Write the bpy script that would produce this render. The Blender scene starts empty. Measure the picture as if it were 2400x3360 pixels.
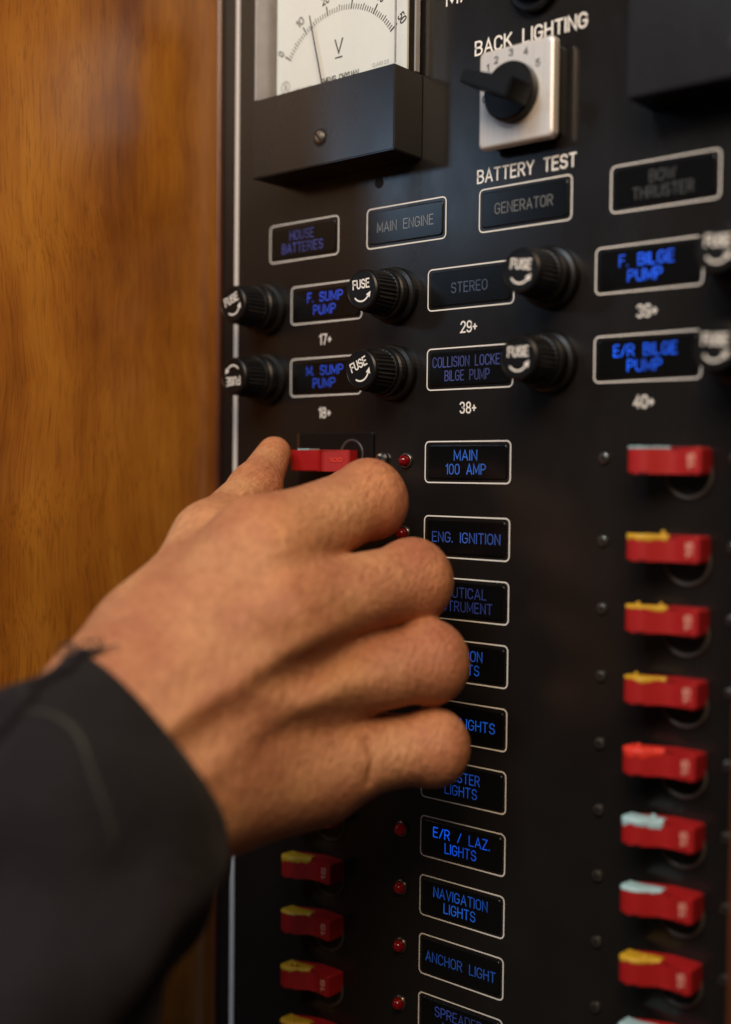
import bpy, bmesh, math, random
import numpy as np
from mathutils import Vector, Matrix

# ------------------------------------------------------------------ camera, world, lamps, exposure
scene = bpy.context.scene
COL = scene.collection
RIGHT = Vector((0.764297, 0.644778, 0.010533))
UP = Vector((-0.028640, 0.017623, 0.999434))
FWD = Vector((-0.644228, 0.764166, -0.031935))
CAM = Vector((0.197562, -0.307022, 0.0))
cam_data = bpy.data.cameras.new('camera')
cam = bpy.data.objects.new('camera', cam_data)
COL.objects.link(cam)
cam.matrix_world = Matrix(((RIGHT.x, UP.x, -FWD.x, CAM.x), (RIGHT.y, UP.y, -FWD.y, CAM.y), (RIGHT.z, UP.z, -FWD.z, CAM.z), (0, 0, 0, 1)))
cam_data.sensor_fit = 'HORIZONTAL'
cam_data.sensor_width = 24.0
cam_data.lens = 39.2
cam_data.clip_start = 0.01
cam_data.clip_end = 50
cam_data.dof.use_dof = True
cam_data.dof.focus_distance = 0.381
cam_data.dof.aperture_fstop = 3.4
scene.camera = cam

world = bpy.data.worlds.new('World')
scene.world = world
world.use_nodes = True
wbg = world.node_tree.nodes['Background']
wbg.inputs[0].default_value = (1.0, 0.86, 0.72, 1)
wbg.inputs[1].default_value = 0.035

def lamp(name, loc, target, size, power, color):
    d = bpy.data.lights.new(name, 'AREA')
    d.shape = 'DISK'
    d.size = size
    d.energy = power
    d.color = color
    o = bpy.data.objects.new(name, d)
    COL.objects.link(o)
    o.location = loc
    o.rotation_euler = (Vector(target) - Vector(loc)).to_track_quat('-Z', 'Y').to_euler()
    return o
key = lamp('cabin_ceiling_lamp', (0.23, -0.42, 0.385), (-0.07, -0.02, 0.0), 0.32, 3.8, (1.0, 0.745, 0.49))
lamp('cool_fill', (-0.02, -0.85, 0.72), (-0.05, 0.0, 0.14), 0.40, 5.8, (0.72, 0.87, 1.0))  # added cool fill, no source in view; whitens dial and upper panel
lamp('cabin_window_light', (-0.765, -0.92, 0.385), (-0.04, 0.0, 0.10), 0.15, 0.42, (0.50, 0.72, 1.0))

scene.view_settings.view_transform = 'Standard'
scene.view_settings.look = 'None'
scene.view_settings.exposure = 0.0
scene.view_settings.gamma = 1.0
scene.view_settings.use_curve_mapping = False
scene.render.engine = 'CYCLES'
scene.cycles.use_denoising = True
scene.cycles.use_adaptive_sampling = False
try:
    scene.cycles.sampling_pattern = 'BLUE_NOISE'
except Exception:
    pass
scene.cycles.max_bounces = 8
scene.cycles.transparent_max_bounces = 12
scene.cycles.caustics_reflective = False
scene.cycles.caustics_refractive = False
random.seed(7)
RNG = np.random.default_rng(5)

# ------------------------------------------------------------------ joints of the hand, relief of its back, rings of the sleeve (metres)
J = {
    'i1': (-0.0401, -0.0712, -0.0217),
    'i2': (-0.0349, -0.0296, -0.0079),
    'i3': (-0.0565, -0.0138, -0.0080),
    'i4': (-0.0651, -0.0040, -0.0064),
    'm1': (-0.0313, -0.0737, -0.0392),
    'm2': (-0.0198, -0.0270, -0.0317),
    'm3': (-0.0417, -0.0117, -0.0355),
    'm4': (-0.0531, -0.0121, -0.0348),
    'r1': (-0.0328, -0.0666, -0.0597),
    'r2': (-0.0115, -0.0289, -0.0548),
    'r3': (-0.0332, -0.0120, -0.0591),
    'r4': (-0.0429, -0.0148, -0.0569),
    'p1': (-0.0306, -0.0565, -0.0815),
    'p2': (-0.0102, -0.0288, -0.0797),
    'p3': (-0.0266, -0.0179, -0.0827),
    'p4': (-0.0350, -0.0196, -0.0809),
    'ia': (-0.0354, -0.0299, -0.0041),
    'ib': (-0.0332, -0.0283, -0.0107),
    'ma': (-0.0203, -0.0273, -0.0281),
    'mb': (-0.0188, -0.0263, -0.0348),
    'ra': (-0.0119, -0.0290, -0.0513),
    'rb': (-0.0108, -0.0284, -0.0580),
    'pa': (-0.0101, -0.0286, -0.0768),
    'pb': (-0.0099, -0.0287, -0.0826),
    't0': (-0.0575, -0.0948, -0.0467),
    't1': (-0.0659, -0.0667, -0.0196),
    't2': (-0.0772, -0.0364, -0.0056),
    't3': (-0.0855, -0.0193, 0.0066),
    'wr': (-0.0525, -0.1109, -0.0644),
    'wu': (-0.0436, -0.1003, -0.0839),
    'wm': (-0.0472, -0.1081, -0.0727),
    'fr': (-0.0602, -0.1247, -0.0807),
    'fu': (-0.0534, -0.1170, -0.0974),
    'hyp0': (-0.0422, -0.0914, -0.0870),
    'hyp1': (-0.0322, -0.0556, -0.0890),
    'web': (-0.0506, -0.0590, -0.0179),
}
RELIEF = [
    (0.0013, 0.0036, [(-0.0312, -0.1099, -0.0632), (-0.025, -0.0979, -0.055), (-0.0177, -0.0848, -0.0467), (-0.011, -0.0724, -0.0414)]),
    (0.0006, 0.0035, [(-0.034, -0.1052, -0.0497), (-0.0289, -0.0912, -0.0366), (-0.0225, -0.0776, -0.0288)]),
    (0.0008, 0.0035, [(-0.0306, -0.1034, -0.0772), (-0.0195, -0.0871, -0.0654), (-0.0107, -0.0688, -0.0561)]),
    (-0.0012, 0.0052, [(-0.0273, -0.1068, -0.0675), (-0.0214, -0.095, -0.0589), (-0.0162, -0.0839, -0.0544), (-0.007, -0.0693, -0.0481), (-0.0023, -0.0586, -0.0449)]),
    (-0.0008, 0.0045, [(-0.0264, -0.1023, -0.0712), (-0.0247, -0.0916, -0.069), (-0.0193, -0.0805, -0.0686), (-0.0097, -0.0658, -0.0673)]),
    (-0.0009, 0.004, [(-0.0288, -0.0991, -0.0405), (-0.0248, -0.0873, -0.0283), (-0.0208, -0.0707, -0.0237)]),
    (0.0009, 0.004, [(-0.0251, -0.0914, -0.0573), (-0.0116, -0.0802, -0.0606), (-0.0083, -0.0643, -0.0576)]),
    (-0.0008, 0.0013, [(-0.0123, -0.0552, -0.0743), (-0.0118, -0.0537, -0.0795), (-0.0142, -0.0534, -0.0857)]),
    (-0.0007, 0.0022, [(-0.0451, -0.1123, -0.0264), (-0.0445, -0.0931, -0.0172), (-0.0463, -0.0679, -0.0072)]),
    (0.001, 0.006, [(-0.0259, -0.0828, -0.0221), (-0.025, -0.082, -0.0209)]),
    (0.0012, 0.006, [(-0.0163, -0.0806, -0.0376), (-0.0181, -0.0821, -0.037)]),
]
SLEEVE = [
    ((-0.0461, -0.1072, -0.0727), (0.0157, 0.0122, -0.0236), 0.0285),
    ((-0.0451, -0.1091, -0.0742), (0.0169, 0.0133, -0.024), 0.031),
    ((-0.044, -0.1135, -0.0771), (0.0189, 0.0149, -0.0245), 0.034),
    ((-0.0432, -0.1208, -0.0807), (0.0214, 0.017, -0.0257), 0.037),
    ((-0.0427, -0.1297, -0.0866), (0.0232, 0.0185, -0.0262), 0.04),
    ((-0.0424, -0.139, -0.0938), (0.0243, 0.0194, -0.025), 0.042),
    ((-0.0415, -0.149, -0.1027), (0.0247, 0.0198, -0.0243), 0.044),
    ((-0.039, -0.1605, -0.1143), (0.0242, 0.0194, -0.0244), 0.046),
    ((-0.0367, -0.1722, -0.1271), (0.023, 0.0184, -0.024), 0.047),
]
HANDDIR = (0.5658, 0.5043, 0.6524)
TOWARD = (0.6442, -0.7642, 0.0319)

# ------------------------------------------------------------------ materials
def new_mat(name):
    m = bpy.data.materials.new(name)
    m.use_nodes = True
    return m, m.node_tree.nodes, m.node_tree.links, m.node_tree.nodes['Principled BSDF']

def plain(name, color, rough=0.5, metal=0.0, spec=0.5, var=0.12, scale=400.0, bump=0.0, bscale=1500.0, bdist=0.0002, coat=0.0):
    m, N, L, b = new_mat(name)
    b.inputs['Roughness'].default_value = rough
    b.inputs['Metallic'].default_value = metal
    b.inputs['Specular IOR Level'].default_value = spec
    b.inputs['Coat Weight'].default_value = coat
    tc = N.new('ShaderNodeTexCoord')
    nz = N.new('ShaderNodeTexNoise')
    nz.inputs['Scale'].default_value = scale
    nz.inputs['Detail'].default_value = 4
    L.new(tc.outputs['Object'], nz.inputs['Vector'])
    mr = N.new('ShaderNodeMapRange')
    mr.inputs[3].default_value = 1 - var
    mr.inputs[4].default_value = 1 + var
    L.new(nz.outputs['Fac'], mr.inputs[0])
    mx = N.new('ShaderNodeVectorMath'); mx.operation = 'SCALE'
    mx.inputs[0].default_value = color
    L.new(mr.outputs[0], mx.inputs['Scale'])
    L.new(mx.outputs[0], b.inputs['Base Color'])
    if bump:
        n2 = N.new('ShaderNodeTexNoise')
        n2.inputs['Scale'].default_value = bscale
        n2.inputs['Detail'].default_value = 3
        L.new(tc.outputs['Object'], n2.inputs['Vector'])
        bp = N.new('ShaderNodeBump')
        bp.inputs['Strength'].default_value = bump
        bp.inputs['Distance'].default_value = bdist
        L.new(n2.outputs['Fac'], bp.inputs['Height'])
        L.new(bp.outputs[0], b.inputs['Normal'])
    return m

M_PANEL = plain('panel_black', (0.0092, 0.0078, 0.0075), 0.30, spec=0.42, var=0.30, scale=60, bump=0.07, bscale=2600, bdist=0.0001)
def smudges(m, lo, hi, scale):
    N, L = m.node_tree.nodes, m.node_tree.links
    b = N['Principled BSDF']
    tc = N.new('ShaderNodeTexCoord')
    mp = N.new('ShaderNodeMapping'); mp.inputs['Scale'].default_value = (1, 1, 0.45); mp.inputs['Rotation'].default_value = (0, 0.5, 0)
    nz = N.new('ShaderNodeTexNoise'); nz.inputs['Scale'].default_value = scale; nz.inputs['Detail'].default_value = 8; nz.inputs['Roughness'].default_value = 0.65
    L.new(tc.outputs['Object'], mp.inputs[0]); L.new(mp.outputs[0], nz.inputs['Vector'])
    mr = N.new('ShaderNodeMapRange'); mr.inputs[1].default_value = 0.35; mr.inputs[2].default_value = 0.65; mr.inputs[3].default_value = lo; mr.inputs[4].default_value = hi
    L.new(nz.outputs['Fac'], mr.inputs[0]); L.new(mr.outputs[0], b.inputs['Roughness'])
smudges(M_PANEL, 0.19, 0.29, 38)
M_METERBLACK = plain('meter_black', (0.009, 0.008, 0.0088), 0.30, var=0.15, bump=0.10, bscale=2400, bdist=0.0001)
M_KNOB = plain('fuse_black', (0.0045, 0.0042, 0.0044), 0.36, spec=0.28, var=0.2, scale=300, bump=0.05, bscale=1800, bdist=0.0001)
M_LEGEND = plain('legend_black', (0.0030, 0.0030, 0.0034), 0.20, spec=0.32, var=0.2, scale=80, bump=0.03, bscale=3000, bdist=0.0001)
M_PRINT = plain('white_print', (0.74, 0.71, 0.68), 0.5, var=0.05)
M_INK = plain('dial_ink', (0.02, 0.02, 0.022), 0.5, var=0.1)
M_INKGREEN = plain('dial_ink_grey', (0.30, 0.31, 0.31), 0.5, var=0.1)
M_DIAL = plain('dial_white', (0.78, 0.80, 0.79), 0.45, var=0.03)
smudges(M_METERBLACK, 0.23, 0.29, 30)
M_RED = plain('breaker_red', (0.32, 0.008, 0.009), 0.45, var=0.10, scale=250, bump=0.06, bscale=900, bdist=0.0002)
M_YELLOW = plain('yellow_paint', (0.50, 0.29, 0.012), 0.55, var=0.25, scale=500, bump=0.3, bscale=900, bdist=0.0003)
M_BLUE = plain('pale_blue_paint', (0.32, 0.50, 0.55), 0.55, var=0.25, scale=500, bump=0.3, bscale=900, bdist=0.0003)
M_REDPAINT = plain('red_paint', (0.62, 0.03, 0.015), 0.5, var=0.2, scale=500, bump=0.3, bscale=900, bdist=0.0003)
M_MARK = plain('rating_print', (0.68, 0.30, 0.24), 0.5, var=0.1)
M_CHROME = plain('chrome', (0.55, 0.54, 0.52), 0.22, metal=1.0, var=0.1)
M_SCREW = plain('dark_screw_metal', (0.16, 0.15, 0.13), 0.26, metal=0.9, var=0.3, scale=1500)
M_BRASS = plain('bronze_screw_metal', (0.24, 0.20, 0.15), 0.35, metal=0.9, var=0.3, scale=1500)
M_THREAD = plain('black_thread', (0.010, 0.010, 0.011), 0.8)
M_CAVITY = plain('breaker_body_black', (0.008, 0.008, 0.008), 0.45)

def mat_silver():
    m, N, L, b = new_mat('brushed_silver')
    b.inputs['Metallic'].default_value = 0.55
    b.inputs['Roughness'].default_value = 0.45
    tc = N.new('ShaderNodeTexCoord')
    mp = N.new('ShaderNodeMapping'); mp.inputs['Scale'].default_value = (3000, 3000, 120)
    nz = N.new('ShaderNodeTexNoise'); nz.inputs['Scale'].default_value = 1.0; nz.inputs['Detail'].default_value = 2
    L.new(tc.outputs['Object'], mp.inputs[0]); L.new(mp.outputs[0], nz.inputs['Vector'])
    cr = N.new('ShaderNodeValToRGB')
    cr.color_ramp.elements[0].color = (0.56, 0.52, 0.49, 1); cr.color_ramp.elements[1].color = (0.74, 0.70, 0.67, 1)
    L.new(nz.outputs['Fac'], cr.inputs[0]); L.new(cr.outputs[0], b.inputs['Base Color'])
    bp = N.new('ShaderNodeBump'); bp.inputs['Strength'].default_value = 0.08; bp.inputs['Distance'].default_value = 0.0001
    L.new(nz.outputs['Fac'], bp.inputs['Height']); L.new(bp.outputs[0], b.inputs['Normal'])
    return m
M_SILVER = mat_silver()

def mat_clear():
    m, N, L, b = new_mat('clear_acrylic')
    N.remove(b)
    out = N['Material Output']
    tr = N.new('ShaderNodeBsdfTransparent'); tr.inputs[0].default_value = (0.93, 0.94, 0.94, 1)
    gl = N.new('ShaderNodeBsdfGlossy'); gl.inputs['Roughness'].default_value = 0.08
    lw = N.new('ShaderNodeLayerWeight'); lw.inputs[0].default_value = 0.5
    pw = N.new('ShaderNodeMath'); pw.operation = 'POWER'; pw.inputs[1].default_value = 5.0
    L.new(lw.outputs['Facing'], pw.inputs[0])
    fr = N.new('ShaderNodeMath'); fr.operation = 'MULTIPLY_ADD'; fr.inputs[1].default_value = 0.6; fr.inputs[2].default_value = 0.035
    L.new(pw.outputs[0], fr.inputs[0])
    mx = N.new('ShaderNodeMixShader')
    L.new(fr.outputs[0], mx.inputs[0]); L.new(tr.outputs[0], mx.inputs[1]); L.new(gl.outputs[0], mx.inputs[2])
    L.new(mx.outputs[0], out.inputs[0])
    return m
M_CLEAR = mat_clear()
def mat_frost():
    m = plain('acrylic_edge', (0.36, 0.35, 0.37), 0.25, var=0.2, scale=200)
    return m
M_EDGE = mat_frost()

def mat_letters(name, color, strength, base, var=0.5, scale=90.0, seed=0.0):
    m, N, L, b = new_mat(name)
    b.inputs['Base Color'].default_value = (*base, 1)
    b.inputs['Roughness'].default_value = 0.4
    tc = N.new('ShaderNodeTexCoord')
    mp = N.new('ShaderNodeMapping'); mp.inputs['Location'].default_value = (seed, 0, seed * 1.7)
    nz = N.new('ShaderNodeTexNoise'); nz.inputs['Scale'].default_value = scale; nz.inputs['Detail'].default_value = 1
    L.new(tc.outputs['Object'], mp.inputs[0]); L.new(mp.outputs[0], nz.inputs['Vector'])
    mr = N.new('ShaderNodeMapRange')
    mr.inputs[1].default_value = 0.35; mr.inputs[2].default_value = 0.65
    mr.inputs[3].default_value = strength * (1 - var); mr.inputs[4].default_value = strength * (1 + var)
    L.new(nz.outputs['Fac'], mr.inputs[0])
    b.inputs['Emission Color'].default_value = (*color, 1)
    L.new(mr.outputs[0], b.inputs['Emission Strength'])
    return m

def mat_lens(lit):
    m, N, L, b = new_mat('red_lens_lit' if lit else 'red_lens')
    b.inputs['Base Color'].default_value = (0.12, 0.0015, 0.003, 1)
    b.inputs['Roughness'].default_value = 0.08
    lw = N.new('ShaderNodeTexCoord')
    nz = N.new('ShaderNodeTexNoise'); nz.inputs['Scale'].default_value = 300
    L.new(lw.outputs['Object'], nz.inputs['Vector'])
    mr = N.new('ShaderNodeMapRange'); mr.inputs[3].default_value = 0.3 * lit; mr.inputs[4].default_value = 0.8 * lit
    L.new(nz.outputs['Fac'], mr.inputs[0])
    b.inputs['Emission Color'].default_value = (0.75, 0.01, 0.012, 1)
    L.new(mr.outputs[0], b.inputs['Emission Strength'])
    return m
M_LENS = mat_lens(0.055)

def mat_wood(name, hi, mid, lo, rough=0.33):
    m, N, L, b = new_mat(name)
    b.inputs['Roughness'].default_value = rough
    b.inputs['Coat Weight'].default_value = 0.7
    b.inputs['Coat IOR'].default_value = 1.5
    b.inputs['Coat Roughness'].default_value = 0.24
    tc = N.new('ShaderNodeTexCoord')
    # slow wandering of the grain
    w0 = N.new('ShaderNodeTexNoise'); w0.inputs['Scale'].default_value = 14; w0.inputs['Detail'].default_value = 2
    L.new(tc.outputs['Object'], w0.inputs['Vector'])
    sub = N.new('ShaderNodeVectorMath'); sub.operation = 'SUBTRACT'; sub.inputs[1].default_value = (0.5, 0.5, 0.5)
    L.new(w0.outputs['Color'], sub.inputs[0])
    sc = N.new('ShaderNodeVectorMath'); sc.operation = 'SCALE'; sc.inputs['Scale'].default_value = 0.016
    L.new(sub.outputs[0], sc.inputs[0])
    ad = N.new('ShaderNodeVectorMath'); ad.operation = 'ADD'
    L.new(tc.outputs['Object'], ad.inputs[0]); L.new(sc.outputs[0], ad.inputs[1])
    def streak(sx, sz, detail):
        mp = N.new('ShaderNodeMapping'); mp.inputs['Scale'].default_value = (sx, sx, sz); mp.inputs['Location'].default_value = (sx * 0.013, sz * 0.7, 1.3)
        nz = N.new('ShaderNodeTexNoise'); nz.inputs['Scale'].default_value = 1.0
        nz.inputs['Detail'].default_value = detail; nz.inputs['Roughness'].default_value = 0.6
        L.new(ad.outputs[0], mp.inputs[0]); L.new(mp.outputs[0], nz.inputs['Vector'])
        return nz
    broad, fine, pores, cloud = streak(48, 5, 3), streak(420, 14, 4), streak(1500, 60, 3), streak(22, 13, 3)
    a1 = N.new('ShaderNodeMath'); a1.operation = 'MULTIPLY_ADD'; a1.inputs[1].default_value = 0.50
    L.new(broad.outputs['Fac'], a1.inputs[0])
    a0 = N.new('ShaderNodeMath'); a0.operation = 'MULTIPLY'; a0.inputs[1].default_value = 0.14
    L.new(fine.outputs['Fac'], a0.inputs[0]); L.new(a0.outputs[0], a1.inputs[2])
    a2 = N.new('ShaderNodeMath'); a2.operation = 'MULTIPLY_ADD'; a2.inputs[1].default_value = 0.56
    L.new(cloud.outputs['Fac'], a2.inputs[0]); L.new(a1.outputs[0], a2.inputs[2])
    cr = N.new('ShaderNodeValToRGB')
    cr.color_ramp.elements[0].position = 0.44; cr.color_ramp.elements[0].color = (*lo, 1)
    cr.color_ramp.elements[1].position = 0.80; cr.color_ramp.elements[1].color = (*hi, 1)
    e = cr.color_ramp.elements.new(0.60); e.color = (*mid, 1)
    L.new(a2.outputs[0], cr.inputs[0])
    pr = N.new('ShaderNodeValToRGB')
    pr.color_ramp.elements[0].position = 0.36; pr.color_ramp.elements[0].color = (0.62, 0.57, 0.52, 1)
    pr.color_ramp.elements[1].position = 0.50; pr.color_ramp.elements[1].color = (1, 1, 1, 1)
    L.new(pores.outputs['Fac'], pr.inputs[0])
    mx = N.new('ShaderNodeMix'); mx.data_type = 'RGBA'; mx.blend_type = 'MULTIPLY'; mx.inputs[0].default_value = 0.7
    L.new(cr.outputs[0], mx.inputs[6]); L.new(pr.outputs[0], mx.inputs[7])
    L.new(mx.outputs[2], b.inputs['Base Color'])
    bp = N.new('ShaderNodeBump'); bp.inputs['Strength'].default_value = 0.10; bp.inputs['Distance'].default_value = 0.0002
    L.new(fine.outputs['Fac'], bp.inputs['Height']); L.new(bp.outputs[0], b.inputs['Normal'])
    return m
M_WOOD = mat_wood('varnished_teak', (0.50, 0.215, 0.026), (0.34, 0.123, 0.014), (0.16, 0.044, 0.007))
M_WOODDARK = mat_wood('varnished_teak_red', (0.16, 0.042, 0.012), (0.10, 0.026, 0.008), (0.05, 0.012, 0.004))

def mat_skin():
    m, N, L, b = new_mat('skin')
    b.inputs['Roughness'].default_value = 0.52
    b.inputs['Specular IOR Level'].default_value = 0.35
    b.inputs['Subsurface Weight'].default_value = 0.18
    b.inputs['Subsurface Radius'].default_value = (1.0, 0.35, 0.2)
    b.inputs['Subsurface Scale'].default_value = 0.004
    tc = N.new('ShaderNodeTexCoord')
    n1 = N.new('ShaderNodeTexNoise'); n1.inputs['Scale'].default_value = 48; n1.inputs['Detail'].default_value = 6
    n2 = N.new('ShaderNodeTexNoise'); n2.inputs['Scale'].default_value = 520; n2.inputs['Detail'].default_value = 4
    L.new(tc.outputs['Object'], n1.inputs['Vector']); L.new(tc.outputs['Object'], n2.inputs['Vector'])
    cr = N.new('ShaderNodeValToRGB')
    cr.color_ramp.elements[0].position = 0.34; cr.color_ramp.elements[0].color = (0.41, 0.162, 0.084, 1)
    cr.color_ramp.elements[1].position = 0.66; cr.color_ramp.elements[1].color = (0.58, 0.290, 0.142, 1)
    L.new(n1.outputs['Fac'], cr.inputs[0])
    cr2 = N.new('ShaderNodeValToRGB')
    cr2.color_ramp.elements[0].position = 0.33; cr2.color_ramp.elements[0].color = (0.80, 0.74, 0.70, 1)
    cr2.color_ramp.elements[1].position = 0.60; cr2.color_ramp.elements[1].color = (1.05, 1.03, 1.0, 1)
    L.new(n2.outputs['Fac'], cr2.inputs[0])
    mx = N.new('ShaderNodeMix'); mx.data_type = 'RGBA'; mx.blend_type = 'MULTIPLY'; mx.inputs[0].default_value = 0.7
    L.new(cr.outputs[0], mx.inputs[6]); L.new(cr2.outputs[0], mx.inputs[7])
    geo = N.new('ShaderNodeNewGeometry')
    red = None
    for nm, rad in (('i2', .020), ('m2', .020), ('r2', .019), ('p2', .018), ('i1', .021), ('m1', .021), ('r1', .019), ('t2', .016), ('t3', .014)):
        ds = N.new('ShaderNodeVectorMath'); ds.operation = 'DISTANCE'; ds.inputs[1].default_value = J[nm]
        L.new(geo.outputs['Position'], ds.inputs[0])
        fo = N.new('ShaderNodeMapRange'); fo.interpolation_type = 'SMOOTHSTEP'
        fo.inputs[1].default_value = rad * 0.45; fo.inputs[2].default_value = rad; fo.inputs[3].default_value = 1.0; fo.inputs[4].default_value = 0.0
        L.new(ds.outputs['Value'], fo.inputs[0])
        if red is None:
            red = fo.outputs[0]
        else:
            mm = N.new('ShaderNodeMath'); mm.operation = 'MAXIMUM'
            L.new(red, mm.inputs[0]); L.new(fo.outputs[0], mm.inputs[1]); red = mm.outputs[0]
    rf = N.new('ShaderNodeMath'); rf.operation = 'MULTIPLY'
    rs = N.new('ShaderNodeMapRange'); rs.inputs[3].default_value = 0.15; rs.inputs[4].default_value = 0.85
    L.new(n1.outputs['Fac'], rs.inputs[0]); L.new(red, rf.inputs[0]); L.new(rs.outputs[0], rf.inputs[1])
    mr_ = N.new('ShaderNodeMix'); mr_.data_type = 'RGBA'; mr_.blend_type = 'MULTIPLY'
    mr_.inputs[7].default_value = (0.94, 0.70, 0.64, 1)
    L.new(rf.outputs[0], mr_.inputs[0]); L.new(mx.outputs[2], mr_.inputs[6])
    L.new(mr_.outputs[2], b.inputs['Base Color'])
    rg = N.new('ShaderNodeMapRange'); rg.inputs[3].default_value = 0.40; rg.inputs[4].default_value = 0.62
    L.new(n2.outputs['Fac'], rg.inputs[0]); L.new(rg.outputs[0], b.inputs['Roughness'])
    vo = N.new('ShaderNodeTexVoronoi'); vo.inputs['Scale'].default_value = 850
    mp = N.new('ShaderNodeMapping'); mp.inputs['Scale'].default_value = (1.0, 0.45, 1.0); mp.inputs['Rotation'].default_value = (0.3, 0.2, 0.6)
    L.new(tc.outputs['Object'], mp.inputs[0]); L.new(mp.outputs[0], vo.inputs['Vector'])
    mp2 = N.new('ShaderNodeMapping'); mp2.inputs['Rotation'].default_value = (0.0, 0.75, 0.0); mp2.inputs['Scale'].default_value = (3.2, 1.0, 0.8)
    L.new(tc.outputs['Object'], mp2.inputs[0])
    n3 = N.new('ShaderNodeTexNoise'); n3.inputs['Scale'].default_value = 330; n3.inputs['Detail'].default_value = 7; n3.inputs['Roughness'].default_value = 0.62
    L.new(mp2.outputs[0], n3.inputs['Vector'])
    ad = N.new('ShaderNodeMath'); ad.operation = 'MULTIPLY_ADD'; ad.inputs[1].default_value = 0.05
    L.new(vo.outputs['Distance'], ad.inputs[0]); L.new(n3.outputs['Fac'], ad.inputs[2])
    bp = N.new('ShaderNodeBump'); bp.inputs['Strength'].default_value = 0.95; bp.inputs['Distance'].default_value = 0.0011
    L.new(ad.outputs[0], bp.inputs['Height']); L.new(bp.outputs[0], b.inputs['Normal'])
    return m
M_SKIN = mat_skin()

def mat_cloth(name, c0, c1, rough=0.85):
    m, N, L, b = new_mat(name)
    b.inputs['Roughness'].default_value = rough
    b.inputs['Sheen Weight'].default_value = 0.05
    b.inputs['Specular IOR Level'].default_value = 0.2
    b.inputs['Sheen Roughness'].default_value = 0.5
    tc = N.new('ShaderNodeTexCoord')
    n1 = N.new('ShaderNodeTexNoise'); n1.inputs['Scale'].default_value = 60; n1.inputs['Detail'].default_value = 6
    n2 = N.new('ShaderNodeTexNoise'); n2.inputs['Scale'].default_value = 2200; n2.inputs['Detail'].default_value = 2
    L.new(tc.outputs['Object'], n1.inputs['Vector']); L.new(tc.outputs['Object'], n2.inputs['Vector'])
    cr = N.new('ShaderNodeValToRGB')
    cr.color_ramp.elements[0].position = 0.3; cr.color_ramp.elements[0].color = (*c0, 1)
    cr.color_ramp.elements[1].position = 0.7; cr.color_ramp.elements[1].color = (*c1, 1)
    L.new(n1.outputs['Fac'], cr.inputs[0]); L.new(cr.outputs[0], b.inputs['Base Color'])
    bp = N.new('ShaderNodeBump'); n3 = N.new('ShaderNodeTexNoise'); n3.inputs['Scale'].default_value = 55; n3.inputs['Detail'].default_value = 3; n3.inputs['Distortion'].default_value = 0.6
    L.new(tc.outputs['Object'], n3.inputs['Vector'])
    wv = N.new('ShaderNodeMath'); wv.operation = 'MULTIPLY_ADD'; wv.inputs[1].default_value = 9.0
    L.new(n3.outputs['Fac'], wv.inputs[0]); L.new(n2.outputs['Fac'], wv.inputs[2])
    n2 = wv
    bp.inputs['Strength'].default_value = 0.6; bp.inputs['Distance'].default_value = 0.0004
    L.new(n2.outputs[0], bp.inputs['Height']); L.new(bp.outputs[0], b.inputs['Normal'])
    return m
M_SLEEVE = mat_cloth('charcoal_cloth', (0.0056, 0.0042, 0.0064), (0.0104, 0.0080, 0.0120))
M_CUFF = mat_cloth('black_cuff_cloth', (0.0055, 0.0046, 0.0054), (0.0090, 0.0076, 0.0088), 0.8)
M_PIPING = mat_cloth('grey_piping_cloth', (0.034, 0.031, 0.028), (0.048, 0.044, 0.038), 0.75)

# ------------------------------------------------------------------ object helpers
def link(name, me, mat, parent=None, loc=None):
    o = bpy.data.objects.new(name, me)
    COL.objects.link(o)
    if mat is not None:
        me.materials.clear()
        me.materials.append(mat)
    if parent is not None:
        o.parent = parent
    if loc is not None:
        o.location = loc
    return o

def from_bm(name, bm, mat, parent=None, loc=None, smooth=False):
    bmesh.ops.recalc_face_normals(bm, faces=bm.faces[:])
    me = bpy.data.meshes.new(name)
    bm.to_mesh(me)
    bm.free()
    if smooth:
        for p in me.polygons:
            p.use_smooth = True
    return link(name, me, mat, parent, loc)

def thing(name, label, cat, loc=(0, 0, 0), group=None):
    o = bpy.data.objects.new(name, None)
    o.empty_display_size = 0.005
    COL.objects.link(o)
    o.location = loc
    return tag(o, label, cat, group)

def tag(o, label, cat, group=None):
    o['label'] = label
    o['category'] = cat
    if group:
        o['group'] = group
    return o

def rrect(w, h, r, n=6):
    """rounded rectangle outline in (x, z), centred, counter-clockwise"""
    pts = []
    for cx, cz, a0 in ((w / 2 - r, h / 2 - r, 0), (-w / 2 + r, h / 2 - r, 90), (-w / 2 + r, -h / 2 + r, 180), (w / 2 - r, -h / 2 + r, 270)):
        for i in range(n + 1):
            a = math.radians(a0 + 90 * i / n)
            pts.append((cx + r * math.cos(a), cz + r * math.sin(a)))
    return pts

def loft(bm, rings, close_first=False, close_last=False, cyclic=True):
    """rings: lists of 3D points of the same length"""
    vs = [[bm.verts.new(p) for p in ring] for ring in rings]
    n = len(vs[0])
    for a, b in zip(vs, vs[1:]):
        for i in range(n if cyclic else n - 1):
            j = (i + 1) % n
            bm.faces.new((a[i], a[j], b[j], b[i]))
    if close_first:
        bm.faces.new(vs[0])
    if close_last:
        bm.faces.new(vs[-1])
    return vs

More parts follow.
